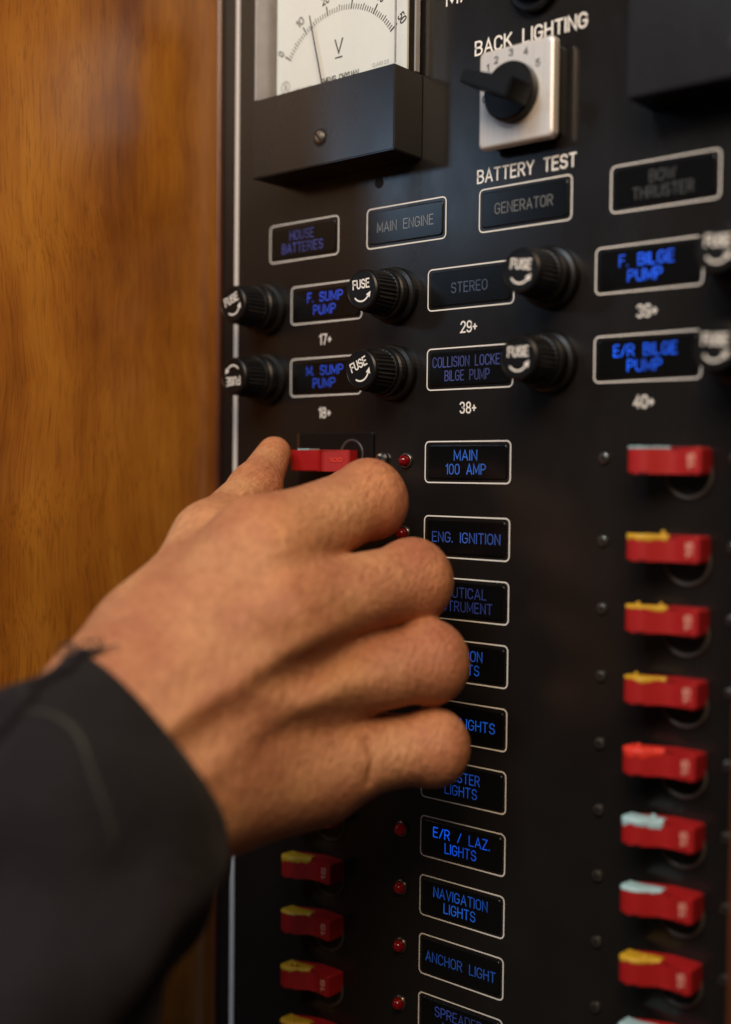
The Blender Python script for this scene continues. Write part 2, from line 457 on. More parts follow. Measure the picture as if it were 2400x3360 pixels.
def slab(bm, outline, y0, y1, bevel=0.0, scale_fn=None):
    """outline (x, z) extruded from y0 (back) to y1 (front, smaller y) with a rounded front edge"""
    def inset(k):
        return [(x - (k if x > 0 else -k) , z - (k if z > 0 else -k)) for x, z in outline]
    rings = [[(x, y0, z) for x, z in outline]]
    if bevel:
        for i in range(5):
            a = math.pi / 2 * i / 4
            k = bevel * (1 - math.cos(a))
            y = y1 + bevel * (1 - math.sin(a))
            rings.append([(x, y, z) for x, z in inset(k)])
    else:
        rings.append([(x, y1, z) for x, z in outline])
    loft(bm, rings, True, True)

def lathe(bm, prof, cx=0, cz=0, n=32, close_end=True, close_start=False):
    """prof: list of (radius, y); axis along y through (cx, cz)"""
    rings = []
    for r, y in prof:
        rings.append([(cx + r * math.cos(2 * math.pi * i / n), y, cz + r * math.sin(2 * math.pi * i / n)) for i in range(n)])
    loft(bm, rings, close_start, close_end)

def box(bm, x0, x1, y0, y1, z0, z1):
    v = [bm.verts.new((x, y, z)) for x in (x0, x1) for y in (y0, y1) for z in (z0, z1)]
    for f in ((0, 1, 3, 2), (4, 6, 7, 5), (0, 4, 5, 1), (2, 3, 7, 6), (0, 2, 6, 4), (1, 5, 7, 3)):
        bm.faces.new([v[i] for i in f])

def bevel_all(bm, w, seg=2):
    bmesh.ops.bevel(bm, geom=bm.edges[:] + bm.verts[:], offset=w, segments=seg, affect='EDGES', clamp_overlap=True)

def _arc(cx, cy, rx, ry, a0, a1, n=7):
    return [(cx + rx * math.cos(math.radians(a0 + (a1 - a0) * i / n)), cy + ry * math.sin(math.radians(a0 + (a1 - a0) * i / n))) for i in range(n + 1)]
_OVAL = _arc(.26, .70, .26, .30, 0, 180) + _arc(.26, .30, .26, .30, 180, 360) + [(.52, .70)]
GLYPH = {
    'A': (.56, [[(0, 0), (.28, 1), (.56, 0)], [(.11, .32), (.45, .32)]]),
    'B': (.50, [[(0, 0), (0, 1)] + _arc(.25, .765, .22, .235, 90, -90) + [(0, .53)], [(.25, .53)] + _arc(.25, .265, .25, .265, 90, -90) + [(0, 0)]]),
    'C': (.52, [_arc(.26, .70, .26, .30, 12, 180) + _arc(.26, .30, .26, .30, 180, 348)]),
    'D': (.52, [[(0, 0), (0, 1)] + _arc(.22, .70, .30, .30, 90, 0) + _arc(.22, .30, .30, .30, 0, -90) + [(0, 0)]]),
    'E': (.44, [[(.44, 0), (0, 0), (0, 1), (.44, 1)], [(0, .52), (.38, .52)]]),
    'F': (.42, [[(0, 0), (0, 1), (.42, 1)], [(0, .52), (.36, .52)]]),
    'G': (.53, [_arc(.26, .70, .26, .30, 15, 180) + _arc(.26, .30, .26, .30, 180, 345) + [(.53, .46), (.29, .46)]]),
    'H': (.50, [[(0, 0), (0, 1)], [(.5, 0), (.5, 1)], [(0, .52), (.5, .52)]]),
    'I': (.0, [[(0, 0), (0, 1)]]),
    'J': (.40, [[(.40, 1), (.40, .26)] + _arc(.20, .26, .20, .26, 0, -170)]),
    'K': (.50, [[(0, 0), (0, 1)], [(.48, 1), (0, .40)], [(.17, .60), (.52, 0)]]),
    'L': (.42, [[(0, 1), (0, 0), (.42, 0)]]),
    'M': (.62, [[(0, 0), (0, 1), (.31, .18), (.62, 1), (.62, 0)]]),
    'N': (.50, [[(0, 0), (0, 1), (.50, 0), (.50, 1)]]),
    'O': (.52, [_OVAL]),
    'P': (.49, [[(0, 0), (0, 1)] + _arc(.24, .73, .25, .27, 90, -90) + [(0, .46)]]),
    'R': (.50, [[(0, 0), (0, 1)] + _arc(.24, .74, .25, .26, 90, -90) + [(0, .48)], [(.26, .48), (.50, 0)]]),
    'S': (.50, [_arc(.25, .745, .235, .255, 15, 235, 9) + [(.25, .505)] + _arc(.25, .262, .25, .262, 62, -165, 9)]),
    'T': (.50, [[(0, 1), (.5, 1)], [(.25, 1), (.25, 0)]]),
    'U': (.50, [[(0, 1), (0, .27)] + _arc(.25, .27, .25, .27, 180, 360) + [(.5, 1)]]),
    'V': (.54, [[(0, 1), (.27, 0), (.54, 1)]]),
    'W': (.74, [[(0, 1), (.18, 0), (.37, .85), (.56, 0), (.74, 1)]]),
    'X': (.52, [[(0, 0), (.52, 1)], [(0, 1), (.52, 0)]]),
    'Y': (.54, [[(0, 1), (.27, .45), (.54, 1)], [(.27, .45), (.27, 0)]]),
    'Z': (.46, [[(0, 1), (.46, 1), (0, 0), (.46, 0)]]),
    '0': (.46, [[(x * .885, y) for x, y in _OVAL]]),
    '1': (.18, [[(0, .80), (.18, 1), (.18, 0)]]),
    '2': (.46, [_arc(.23, .72, .23, .28, 170, -35, 8) + [(0, 0), (.46, 0)]]),
    '3': (.46, [_arc(.22, .75, .22, .25, 160, -80, 8) + _arc(.23, .265, .23, .265, 85, -160, 8)]),
    '4': (.48, [[(.36, 0), (.36, 1), (0, .30), (.48, .30)]]),
    '5': (.46, [[(.42, 1), (.05, 1), (.02, .55)] + _arc(.22, .32, .24, .32, 110, -155, 9)]),
    '6': (.46, [_arc(.23, .30, .23, .30, 180, -180, 14) + [(0, .55)] + _arc(.25, .70, .25, .30, 170, 30, 6)]),
    '7': (.44, [[(0, 1), (.44, 1), (.16, 0)]]),
    '8': (.46, [_arc(.23, .755, .20, .245, -90, 270, 14), _arc(.23, .255, .23, .255, 90, 450, 14)]),
    '9': (.46, [_arc(.23, .70, .23, .30, 0, 360, 14) + [(.46, .45)] + _arc(.21, .30, .25, .30, -10, -150, 6)]),
    '.': (.0, [[(0, 0), (0, .07)]]),
    '/': (.36, [[(0, 0), (.36, 1)]]),
    '+': (.34, [[(0, .45), (.34, .45)], [(.17, .22), (.17, .68)]]),
    '-': (.30, [[(0, .45), (.30, .45)]]),
}
def stroke_text(s, w, cap, stroke, gap=0.21, space=0.33):
    """uniform-stroke lettering: string s in a box w wide and cap high, stroke as a share of cap height; returns verts (x, z, layer), faces"""
    lines, x = [], 0.0
    for ch in s:
        if ch == ' ':
            x += space
            continue
        gw, paths = GLYPH[ch]
        for pth in paths:
            lines.append([(x + px, py) for px, py in pth])
        x += gw + gap
    nat = x - gap
    half = stroke * cap / 2
    sx = (w - 2 * half) / nat
    sz = cap - 2 * half
    verts, faces = [], []
    for li, pth in enumerate(lines):
        P = []
        for px, py in pth:
            q = (px * sx + half, py * sz + half)
            if not P or abs(q[0] - P[-1][0]) + abs(q[1] - P[-1][1]) > 1e-7:
                P.append(q)
        closed = len(P) > 3 and abs(P[0][0] - P[-1][0]) + abs(P[0][1] - P[-1][1]) < 1e-6
        if closed:
            P = P[:-1]
        m = len(P)
        L_, R_ = [], []
        for i, (px, py) in enumerate(P):
            def dirn(a, b):
                dx, dy = P[b % m][0] - P[a % m][0], P[b % m][1] - P[a % m][1]
                l = math.hypot(dx, dy) or 1e-9
                return dx / l, dy / l
            if closed or 0 < i < m - 1:
                d0, d1 = dirn(i - 1, i), dirn(i, i + 1)
            elif i == 0:
                d0 = d1 = dirn(0, 1)
            else:
                d0 = d1 = dirn(m - 2, m - 1)
            n0, n1 = (-d0[1], d0[0]), (-d1[1], d1[0])
            bx, by = n0[0] + n1[0], n0[1] + n1[1]
            bl = math.hypot(bx, by) or 1e-9
            bx, by = bx / bl, by / bl
            k = half / max(0.42, bx * n0[0] + by * n0[1])
            ex = ey = 0.0
            if not closed and i == 0:
                ex, ey = -d0[0] * half * .8, -d0[1] * half * .8
            if not closed and i == m - 1:
                ex, ey = d0[0] * half * .8, d0[1] * half * .8
            L_.append((px + bx * k + ex, py + by * k + ey)); R_.append((px - bx * k + ex, py - by * k + ey))
        o = len(verts)
        for a_, b_ in zip(L_, R_):
            verts.append((*a_, li)); verts.append((*b_, li))
        for i in range(m if closed else m - 1):
            j = (i + 1) % m
            faces.append((o + 2 * i, o + 2 * i + 1, o + 2 * j + 1, o + 2 * j))
    return verts, faces

def lettering(name, lines, mat, parent, loc=(0, 0, 0), bold=0.12, rot=0.0):
    """lines: (string, centre x, centre z, width, cap height); letters face -y; rot in degrees, counter-clockwise as read"""
    verts, faces = [], []
    ca, sa = math.cos(math.radians(rot)), math.sin(math.radians(rot))
    for s, cx, cz, w, cap in lines:
        V, F = stroke_text(s, w, cap, bold)
        o = len(verts)
        for x, z, layer in V:
            px, pz = cx + x - w / 2, cz + z - cap / 2
            verts.append((px * ca - pz * sa, -3e-6 * (layer % 5), px * sa + pz * ca))
        faces += [tuple(i + o for i in f) for f in F]
    me = bpy.data.meshes.new(name)
    me.from_pydata(verts, [], faces)
    me.update()
    return link(name, me, mat, parent, loc)

def tube(bm, pts, rad, n=6, closed_ends=True):
    rings = []
    pts = [Vector(p) for p in pts]
    for i, p in enumerate(pts):
        d = (pts[min(i + 1, len(pts) - 1)] - pts[max(i - 1, 0)]).normalized()
        a = d.orthogonal().normalized() if i == 0 else (prev - d * prev.dot(d)).normalized()
        prev = a
        b = d.cross(a)
        r = rad[i] if isinstance(rad, (list, tuple)) else rad
        rings.append([p + (a * math.cos(2 * math.pi * k / n) + b * math.sin(2 * math.pi * k / n)) * r for k in range(n)])
    loft(bm, rings, closed_ends, closed_ends)

# ------------------------------------------------------------------ setting: bulkhead, panel, frame post
bm = bmesh.new()
box(bm, -0.50, -0.1333, -0.0965, 0.02, -0.45, 0.34)
bevel_all(bm, 0.0015)
wood = from_bm('wood_bulkhead', bm, M_WOOD)
tag(wood, 'varnished brown wooden bulkhead with vertical grain beside the black panel', 'wall')
bm = bmesh.new()
n = 6
prof = [(-0.1333, 0.0), (-0.1333, -0.0018)] + [(-0.1333 + 0.0012 * math.sin(math.radians(90 * i / n)), -0.0006 - 0.0012 * math.cos(math.radians(90 * i / n))) for i in range(n + 1)] + [(-0.1321, 0.0)]
loft(bm, [[(x, y - 0.0004, z) for x, y in prof] for z in (-0.45, 0.34)], True, True)
bead = from_bm('corner_bead', bm, M_WOODDARK, wood)

bm = bmesh.new()
box(bm, -0.1332, 0.094, 0.0, 0.004, -0.45, 0.34)
panel = from_bm('switch_panel', bm, M_PANEL)
tag(panel, 'black boat electrical switch panel with white printed border and captions', 'control panel')
bm = bmesh.new()
box(bm, -0.12545, -0.12385, -0.00008, 0.0002, -0.44, 0.33)
from_bm('border_line', bm, M_PRINT, panel)
lettering('caption', [('BACK  LIGHTING', 0.0009, 0.1318, 0.0396, 0.0046)], M_PRINT, panel, (0, -0.00012, 0), 0.135)
lettering('caption', [('BATTERY  TEST', 0.0002, 0.0922, 0.0352, 0.0043)], M_PRINT, panel, (0, -0.00012, 0), 0.135)
lettering('caption', [('MAIN', -0.0222, 0.1497, 0.0160, 0.0046)], M_PRINT, panel, (0, -0.00012, 0), 0.135)
for s, x, z, w in (('17+', -0.0801, 0.0463, 0.0057), ('18+', -0.0801, 0.0210, 0.0057), ('29+', -0.0198, 0.0464, 0.0064),
                   ('38+', -0.0197, 0.0211, 0.0064), ('39+', 0.0410, 0.0465, 0.0064), ('40+', 0.0405, 0.0211, 0.0064)):
    lettering('circuit_number', [(s, x, z, w, 0.0038)], M_PRINT, panel, (0, -0.00012, 0), 0.13)

bm = bmesh.new()
lathe(bm, [(0.0019, -0.00003), (0.0015, -0.00012), (0.0004, -0.00005)], -0.0568, 0.0964, 20)  # small round black spot on the panel face
from_bm('dark_spot', bm, M_CAVITY, panel, smooth=True)

bm = bmesh.new()
box(bm, 0.0800, 0.34, -0.031, 0.01, -0.45, 0.34)
bevel_all(bm, 0.0035, 3)
post = from_bm('frame_post', bm, M_WOODDARK)
tag(post, 'reddish brown wooden frame post at the edge of the panel beside the red breaker levers', 'frame')

# ------------------------------------------------------------------ legend plates (backlit name labels)
LW, LH, LR = 0.0330, 0.01347, 0.0017
G_LEG = 'backlit name plates on the panel'
COLS = {'u0': -0.1073, 'u1': -0.06195, 'u2': -0.01648, 'u3': 0.02896, 'f0': -0.09656, 'f1': -0.03606, 'f2': 0.02451, 'r': -0.0364}
ZU, ZF1, ZF2 = 0.0815, 0.05885, 0.03354
ZR = [0.00401, -0.0198, -0.03936, -0.05895, -0.0785, -0.09794, -0.11727, -0.13669, -0.15603, -0.17539, -0.1947]
def blue(k, tint=0.0):
    c = (0.002 + 0.10 * tint, 0.095 + 0.01 * tint, 0.80)
    return c, k
GREY, GREYB = (0.30, 0.32, 0.33), (0.20, 0.26, 0.40)  # GREY puts a faint glow into the letters of unlit plates
def legend(col, z, lines, em, base, desc, one=False):
    x = COLS[col] + LW / 2
    t = thing('name_plate', desc, 'name plate', (x, 0, z), G_LEG)
    bm = bmesh.new()
    o, i = rrect(LW, LH, LR), rrect(LW - 0.0008, LH - 0.0008, LR - 0.0004)
    a = [bm.verts.new((p[0], -0.00012, p[1])) for p in o]
    b = [bm.verts.new((p[0], -0.00012, p[1])) for p in i]
    for k in range(len(a)):
        j = (k + 1) % len(a)
        bm.faces.new((a[k], b[k], b[j], a[j]))
    from_bm('outline', bm, M_PRINT, t)
    bm = bmesh.new()
    slab(bm, rrect(LW - 0.0026, LH - 0.0026, LR - 0.0006), 0.0003, -0.00045, 0.00035)
    from_bm('lens', bm, M_LEGEND, t, smooth=False)
    L_ = []
    for k, (s, a0, a1) in enumerate(lines):
        cz = 0.0 if len(lines) == 1 else (0.16 * LH if k == 0 else -0.165 * LH)
        L_.append((s, ((a0 + a1) / 2 - 0.5) * LW, cz, (a1 - a0) * LW, 0.252 * LH))
    color, k = em
    m = mat_letters('letters', color, k, base, var=0.35, seed=random.uniform(0, 9))
    lettering('lettering', L_, m, t, (0, -0.00055, 0), 0.095)
    return t
D0 = (0.012, 0.013, 0.016)
legend('u0', ZU, [('HOUSE', .31, .66), ('BATTERIES', .196, .79)], ((0.12, 0.14, 0.62), .34), D0, 'name plate reading HOUSE BATTERIES in dim violet letters')
legend('u1', ZU, [('MAIN  ENGINE', .149, .855)], (GREY, .10), (.16, .17, .18), 'name plate reading MAIN ENGINE in unlit grey letters given a faint glow')
legend('u2', ZU, [('GENERATOR', .185, .81)], (GREY, .07), (.12, .12, .12), 'name plate reading GENERATOR in unlit grey letters given a faint glow')
legend('u3', ZU, [('BOW', .37, .61), ('THRUSTER', .217, .772)], (GREY, .04), (.05, .05, .05), 'name plate reading BOW THRUSTER in unlit letters given a faint glow')
legend('f0', ZF1, [('F.  SUMP', .25, .745), ('PUMP', .337, .65)], blue(.85, .3), D0, 'name plate reading F. SUMP PUMP in blue letters')
legend('f0', ZF2, [('M.  SUMP', .245, .76), ('PUMP', .34, .654)], blue(.95, .15), D0, 'name plate reading M. SUMP PUMP in blue letters')
legend('f1', ZF1, [('STEREO', .29, .71)], (GREYB, .22), D0, 'name plate reading STEREO in dim blue grey letters')
legend('f1', ZF2, [('COLLISION  LOCKER', .08, .92), ('BILGE  PUMP', .226, .748)], ((.10, .12, .42), .36), D0, 'name plate reading COLLISION LOCKER BILGE PUMP in dim blue letters')
legend('f2', ZF1, [('F.  BILGE', .236, .744), ('PUMP', .32, .64)], blue(1.5, .06), D0, 'name plate reading F. BILGE PUMP in bright blue letters')
legend('f2', ZF2, [('E/R  BILGE', .197, .787), ('PUMP', .33, .65)], blue(1.5), D0, 'name plate reading E/R BILGE PUMP in bright blue letters')
ROWS = [
    ([('MAIN', .358, .63), ('100  AMP', .263, .73)], ((.03, .15, .62), .85), 'MAIN 100 AMP in blue letters'),
    ([('ENG.  IGNITION', .11, .904)], ((.045, .12, .50), .62), 'ENG. IGNITION in blue letters, partly behind a knuckle'),
    ([('NAUTICAL', .2, .758), ('INSTRUMENT', .14, .825)], ((.04, .07, .33), .40), 'NAUTICAL INSTRUMENT in dim blue letters, partly behind the fingers'),
    ([('SALOON', .28, .72), ('LIGHTS', .313, .687)], ((.008, .11, .58), .72), 'SALOON LIGHTS, mostly hidden behind the ring finger'),
    ([('FWD.  LIGHTS', .12, .873)], ((.008, .12, .62), .75), 'LIGHTS in blue, between ring finger and little finger'),
    ([('MASTER', .29, .71), ('LIGHTS', .30, .68)], ((.01, .09, .52), .55), 'MASTER LIGHTS in blue letters under the little finger'),
    ([('E/R  /  LAZ.', .168, .832), ('LIGHTS', .309, .68)], blue(.95), 'E/R / LAZ. LIGHTS in bright blue letters'),
    ([('NAVIGATION', .18, .818), ('LIGHTS', .305, .68)], ((.008, .11, .60), .72), 'NAVIGATION LIGHTS in blue letters'),
    ([('ANCHOR  LIGHT', .093, .917)], ((.015, .10, .48), .50), 'ANCHOR LIGHT in blue letters'),
    ([('SPREADER', .214, .774), ('LIGHTS', .31, .68)], ((.04, .08, .38), .42), 'SPREADER LIGHTS in dim blue letters, cut by the bottom of the picture'),
]
for i, (ln, em, d) in enumerate(ROWS):
    legend('r', ZR[i], ln, (em[0], em[1] * 0.82), D0, 'name plate reading ' + d)

# ------------------------------------------------------------------ fuse holders
G_FUSE = 'black fuse holders on the panel'
def fuse(x, z, rot, desc):
    t = thing('fuse_holder', desc, 'fuse holder', (x, 0, z), G_FUSE)
    bm = bmesh.new()
    lathe(bm, [(0.0093, 0.0002), (0.0093, -0.0020), (0.0089, -0.0026), (0.0078, -0.0030), (0.0078, -0.0044), (0.0082, -0.0048), (0.0082, -0.0066), (0.0077, -0.0071), (0.0070, -0.0071)], n=40)
    from_bm('collar', bm, M_KNOB, t, smooth=False)
    bm = bmesh.new()
    n = 96
    rings = []
    def rib(rr, amp):
        return [rr - amp * (0.5 - 0.5 * math.cos(2 * math.pi * 32 * i / n)) for i in range(n)]
    for rr, y, amp in ((0.0069, -0.0066, 0), (0.0073, -0.0074, 0), (0.0073, -0.0082, 0.0), (0.0071, -0.0084, 0.00045), (0.0067, -0.0155, 0.00040), (0.0066, -0.0162, 0.0002), (0.0065, -0.0168, 0), (0.0063, -0.0174, 0), (0.0058, -0.0178, 0), (0.0056, -0.0178, 0), (0.0055, -0.0177, 0)):
        R_ = rib(rr, amp)
        rings.append([(R_[i] * math.cos(2 * math.pi * i / n), y, R_[i] * math.sin(2 * math.pi * i / n)) for i in range(n)])
    loft(bm, rings, False, True)
    from_bm('cap', bm, M_KNOB, t, smooth=False)
    ca, sa = math.cos(math.radians(rot)), math.sin(math.radians(rot))
    V, F = stroke_text('FUSE', 0.0071, 0.0031, 0.155)
    verts = [(px - 0.00355, 0.0002 + pz) for px, pz, _ in V]
    faces = list(F)
    # curved arrow under the word
    k0 = len(verts)
    K = 14
    for k in range(K + 1):
        a = math.radians(215 + (322 - 215) * k / K)
        for rr in (0.00305, 0.00360):
            verts.append((rr * math.cos(a), rr * math.sin(a) - 0.0004))
    for k in range(K):
        faces.append((k0 + 2 * k, k0 + 2 * k + 1, k0 + 2 * k + 3, k0 + 2 * k + 2))
    k0 = len(verts)
    a = math.radians(322)
    tx, tz = -math.sin(a), math.cos(a)
    ex, ez = 0.0034 * math.cos(a), 0.0034 * math.sin(a) - 0.0003
    nx, nz = math.cos(a), math.sin(a)
    verts += [(ex - nx * 0.00095, ez - nz * 0.00095), (ex + nx * 0.00095, ez + nz * 0.00095), (ex + tx * 0.0019, ez + tz * 0.0019)]
    faces.append((k0, k0 + 1, k0 + 2))
    me = bpy.data.meshes.new('fuse_lettering')
    me.from_pydata([(px * ca - pz * sa, -0.01785, px * sa + pz * ca) for px, pz in verts], [], faces)
    me.update()
    link('lettering', me, M_PRINT, t)
    return t
fuse(-0.1079, 0.0586, 20, 'black fuse knob over the white border line, its FUSE lettering upright')
fuse(-0.1073, 0.0336, 183, 'black fuse knob over the white border line, its FUSE lettering upside down')
fuse(-0.0490, 0.0583, 3, 'black ribbed fuse knob between the F. SUMP PUMP and STEREO plates')
fuse(-0.0492, 0.0331, 22, 'black ribbed fuse knob with tilted FUSE lettering beside the M. SUMP PUMP plate')
fuse(0.0104, 0.0584, -7, 'blurred black fuse knob covering the end of the STEREO plate')
fuse(0.0100, 0.0336, 0, 'blurred black fuse knob covering the end of the COLLISION LOCKER plate')
fuse(0.0692, 0.0582, -4, 'blurred fuse knob at the picture edge beside the F. BILGE PUMP plate')
fuse(0.0690, 0.0333, -4, 'blurred fuse knob at the picture edge beside the E/R BILGE PUMP plate')

# ------------------------------------------------------------------ panel meters
def slotted_screw(parent, x, y, z, r, mat, ang, name='screw', slots=1, h=0.0012):
    bm = bmesh.new()
    lathe(bm, [(r, y + 0.0003), (r, y - h * 0.35), (r * 0.85, y - h * 0.75), (r * 0.5, y - h * 0.96), (r * 0.2, y - h)], x, z, 24)
    o = from_bm(name, bm, mat, parent, smooth=False)
    bm = bmesh.new()
    for k in range(slots):
        a = math.radians(ang + 90 * k)
        c, s = math.cos(a), math.sin(a)
        w = r * 0.16
        ln = r * 0.92 if slots == 1 else r * 0.62
        q = [(-ln, -w), (ln, -w), (ln, w), (-ln, w)]
        yy = y - h * 1.02 - 0.00002 * k
        bm.faces.new([bm.verts.new((x + p * c - q_ * s, yy, z + p * s + q_ * c)) for p, q_ in q])
    from_bm('slot', bm, M_CAVITY, o)
    return o

def meter(x0, desc, detailed):
    t = thing('panel_meter', desc, 'meter', (x0, 0, 0.1015))
    W_, ZB, ZT, D = 0.0630, 0.0266, 0.0720, 0.0145   # width, top of black cover, top of case, depth (z from the case bottom)
    # black lower cover
    bm = bmesh.new()
    box(bm, 0.0, W_, -D, 0.0, 0.0, ZB)
    bevel_all(bm, 0.00035, 2)
    cover = from_bm('front_cover', bm, M_METERBLACK, t)
    # countersunk screw
    bm = bmesh.new()
    lathe(bm, [(0.0031, -D - 0.00010), (0.0025, -D - 0.00014), (0.0025, -D - 0.00005)], 0.0318, 0.0089, 24, close_end=True)
    from_bm('screw_recess', bm, M_CAVITY, cover)
    slotted_screw(cover, 0.0318, -D, 0.0089, 0.0023, M_BRASS, -50, h=0.0011)
    # dial plate
    bm = bmesh.new()
    box(bm, 0.0042, W_ - 0.0012, -0.0068, -0.0060, ZB - 0.003, ZT - 0.0015)
    dial = from_bm('dial', bm, M_DIAL, t)
    # clear case: front and sides as a thin walled box, open to the dial
    bm = bmesh.new()
    box(bm, 0.0, W_, -D + 0.0003, -0.0012, ZB + 0.0001, ZT)
    bevel_all(bm, 0.0004, 2)
    from_bm('clear_cover', bm, M_CLEAR, t)
    # thick acrylic edge strips
    bm = bmesh.new()
    box(bm, 0.0005, 0.0016, -D + 0.0006, -0.0014, ZB + 0.0004, ZT - 0.001)
    from_bm('edge_strip', bm, M_EDGE, t)
    bm = bmesh.new()
    box(bm, W_ - 0.0008, W_ - 0.0003, -D + 0.0007, -D + 0.0011, ZB + 0.0004, ZT - 0.001)
    from_bm('edge_strip', bm, M_EDGE, t)
    bm = bmesh.new()
    box(bm, W_ - 0.0009, W_ - 0.0002, -0.0035, -0.0016, ZB + 0.0004, ZT - 0.001)
    from_bm('edge_strip', bm, M_EDGE, t)
    if not detailed:
        return t
    YD = -0.00692
    cx, cz = 0.0330, 0.0255
    bm = bmesh.new()
    def tick(b_, ang, r0, r1, w):
        a = math.radians(ang)
        d = (math.cos(a), math.sin(a)); n_ = (-d[1], d[0])
        b_.faces.new([b_.verts.new((cx + d[0] * r + n_[0] * s * w / 2, YD, cz + d[1] * r + n_[1] * s * w / 2)) for r, s in ((r0, -1), (r0, 1), (r1, 1), (r1, -1))])
    for k in range(51):
        a = 146 - 112 * k / 50
        major, mid = k % 10 == 0, k % 5 == 0
        tick(bm, a, 0.0264, 0.0298 if major else (0.0286 if mid else 0.0281), 0.00046 if major else 0.00027)
    from_bm('scale', bm, M_INK, dial)
    def num(s, ang, w, rr=0.0322):
        a = math.radians(ang)
        lettering('numeral', [(s, 0, 0, w * 1.25, 0.0030)], M_INK, dial, (cx + rr * math.cos(a), YD, cz + rr * math.sin(a)), 0.13, ang - 90)
    for s, k, w in (('0', 0, .0012), ('10', 10, .0026), ('20', 20, .0026), ('30', 30, .0026), ('40', 40, .0026), ('50', 50, .0026)):
        num(s, 146 - 112 * k / 50, w)
    lettering('unit_letter', [('V', 0, 0, 0.0038, 0.0050)], M_INK, dial, (cx - 0.0001, YD, 0.0405), 0.11)
    bm = bmesh.new()
    box(bm, cx - 0.0017, cx + 0.0015, YD, YD + 0.00004, 0.0366, 0.0370)
    from_bm('unit_bar', bm, M_INK, dial)
    lettering('maker_lettering', [('SHENG  CHYUAN', 0, 0, 0.0168, 0.0022)], M_INK, dial, (cx + 0.0003, YD, 0.0301), 0.15)
    lettering('class_lettering', [('CLASS 2.5', 0, 0, 0.0068, 0.0012)], M_INKGREEN, dial, (0.0510, YD, 0.0310), 0.10)
    lettering('class_lettering', [('TYPE  SC-670', 0, 0, 0.0085, 0.0011)], M_INKGREEN, dial, (0.0165, YD, 0.0296), 0.10)
    bm = bmesh.new()
    for k in range(28):
        a, b = 2 * math.pi * k / 28, 2 * math.pi * (k + 1) / 28
        bm.faces.new([bm.verts.new((0.0085 + r * math.cos(q), YD, 0.0316 + r * math.sin(q))) for r, q in ((.0018, a), (.0021, a), (.0021, b), (.0018, b))])
    from_bm('maker_mark', bm, M_INKGREEN, dial)
    lettering('maker_mark', [('JE', 0, 0, 0.0021, 0.0020)], M_INKGREEN, dial, (0.0085, YD, 0.0316), 0.13, 12)
    bm = bmesh.new()
    tube(bm, [(0.0326, -0.0092, 0.004), (0.0300, -0.0092, 0.0160), (0.0272, -0.0092, 0.0300), (0.0216, -0.0092, 0.0524)], [0.0004, 0.00032, 0.00028, 0.00022], 6)
    from_bm('needle', bm, M_INK, dial)
    return t
meter(-0.1021, 'square voltmeter with white dial, needle near ten and black lower cover', True)
meter(0.0412, 'blurred black meter cover cut off by the top corner of the picture', False)

# ------------------------------------------------------------------ rotary switch and push button
t = thing('rotary_switch', 'rotary switch with black pointer knob on a square silver numbered plate', 'rotary switch', (0.00065, 0.0025, 0.1127))
bm = bmesh.new()
slab(bm, rrect(0.0240, 0.0268, 0.0012), -0.0025, -0.0066)
from_bm('base', bm, M_KNOB, t)
bm = bmesh.new()
slab(bm, rrect(0.0262, 0.0292, 0.0016), -0.0066, -0.0095, 0.0010)
from_bm('plate', bm, M_SILVER, t, smooth=False)
for s, x, z, w in (('1', -0.0098, 0.0095, 0.0009), ('2', -0.0068, 0.0112, 0.0016), ('3', -0.0016, 0.0124, 0.0016), ('4', 0.0036, 0.0116, 0.0016), ('5', 0.0078, 0.0074, 0.0016), ('0', -0.0108, 0.0004, 0.0016)):
    lettering('numeral', [(s, 0, 0, w, 0.0022)], M_INK, t, (x, -0.00958, z), 0.15)
bm = bmesh.new()
lathe(bm, [(0.0086, -0.0094), (0.0088, -0.0104), (0.0086, -0.0125), (0.0080, -0.0132), (0.0030, -0.0134)], -0.0004, 0.0002, 40)
knob = from_bm('knob', bm, M_KNOB, t)
bm = bmesh.new()
a = math.radians(158)
d, n_ = Vector((math.cos(a), 0, math.sin(a))), Vector((-math.sin(a), 0, math.cos(a)))
c0 = Vector((-0.0004, 0, 0.0002))
rings = []
for y, k in ((-0.0130, 1.0), (-0.0222, 0.96), (-0.0232, 0.90)):
    rings.append([c0 + d * (0.0112 * k) + n_ * 0.0020 * k + Vector((0, y, 0)), c0 + d * (-0.0086 * k) + n_ * 0.0031 * k + Vector((0, y, 0)),
                  c0 + d * (-0.0086 * k) - n_ * 0.0031 * k + Vector((0, y, 0)), c0 + d * (0.0112 * k) - n_ * 0.0020 * k + Vector((0, y, 0))])
loft(bm, rings, True, True)
bevel_all(bm, 0.0004, 2)
from_bm('pointer', bm, M_KNOB, knob)

t = thing('push_button', 'round black push button above the BACK LIGHTING caption', 'button', (0.0034, 0, 0.1462))
bm = bmesh.new()
lathe(bm, [(0.0088, 0.0002), (0.0088, -0.0022), (0.0082, -0.0030), (0.0066, -0.0032), (0.0062, -0.0026)], n=40)
from_bm('collar', bm, M_KNOB, t)
bm = bmesh.new()
lathe(bm, [(0.0060, -0.0024), (0.0060, -0.0056), (0.0052, -0.0064), (0.0020, -0.0068)], n=40)
from_bm('cap', bm, M_METERBLACK, t)

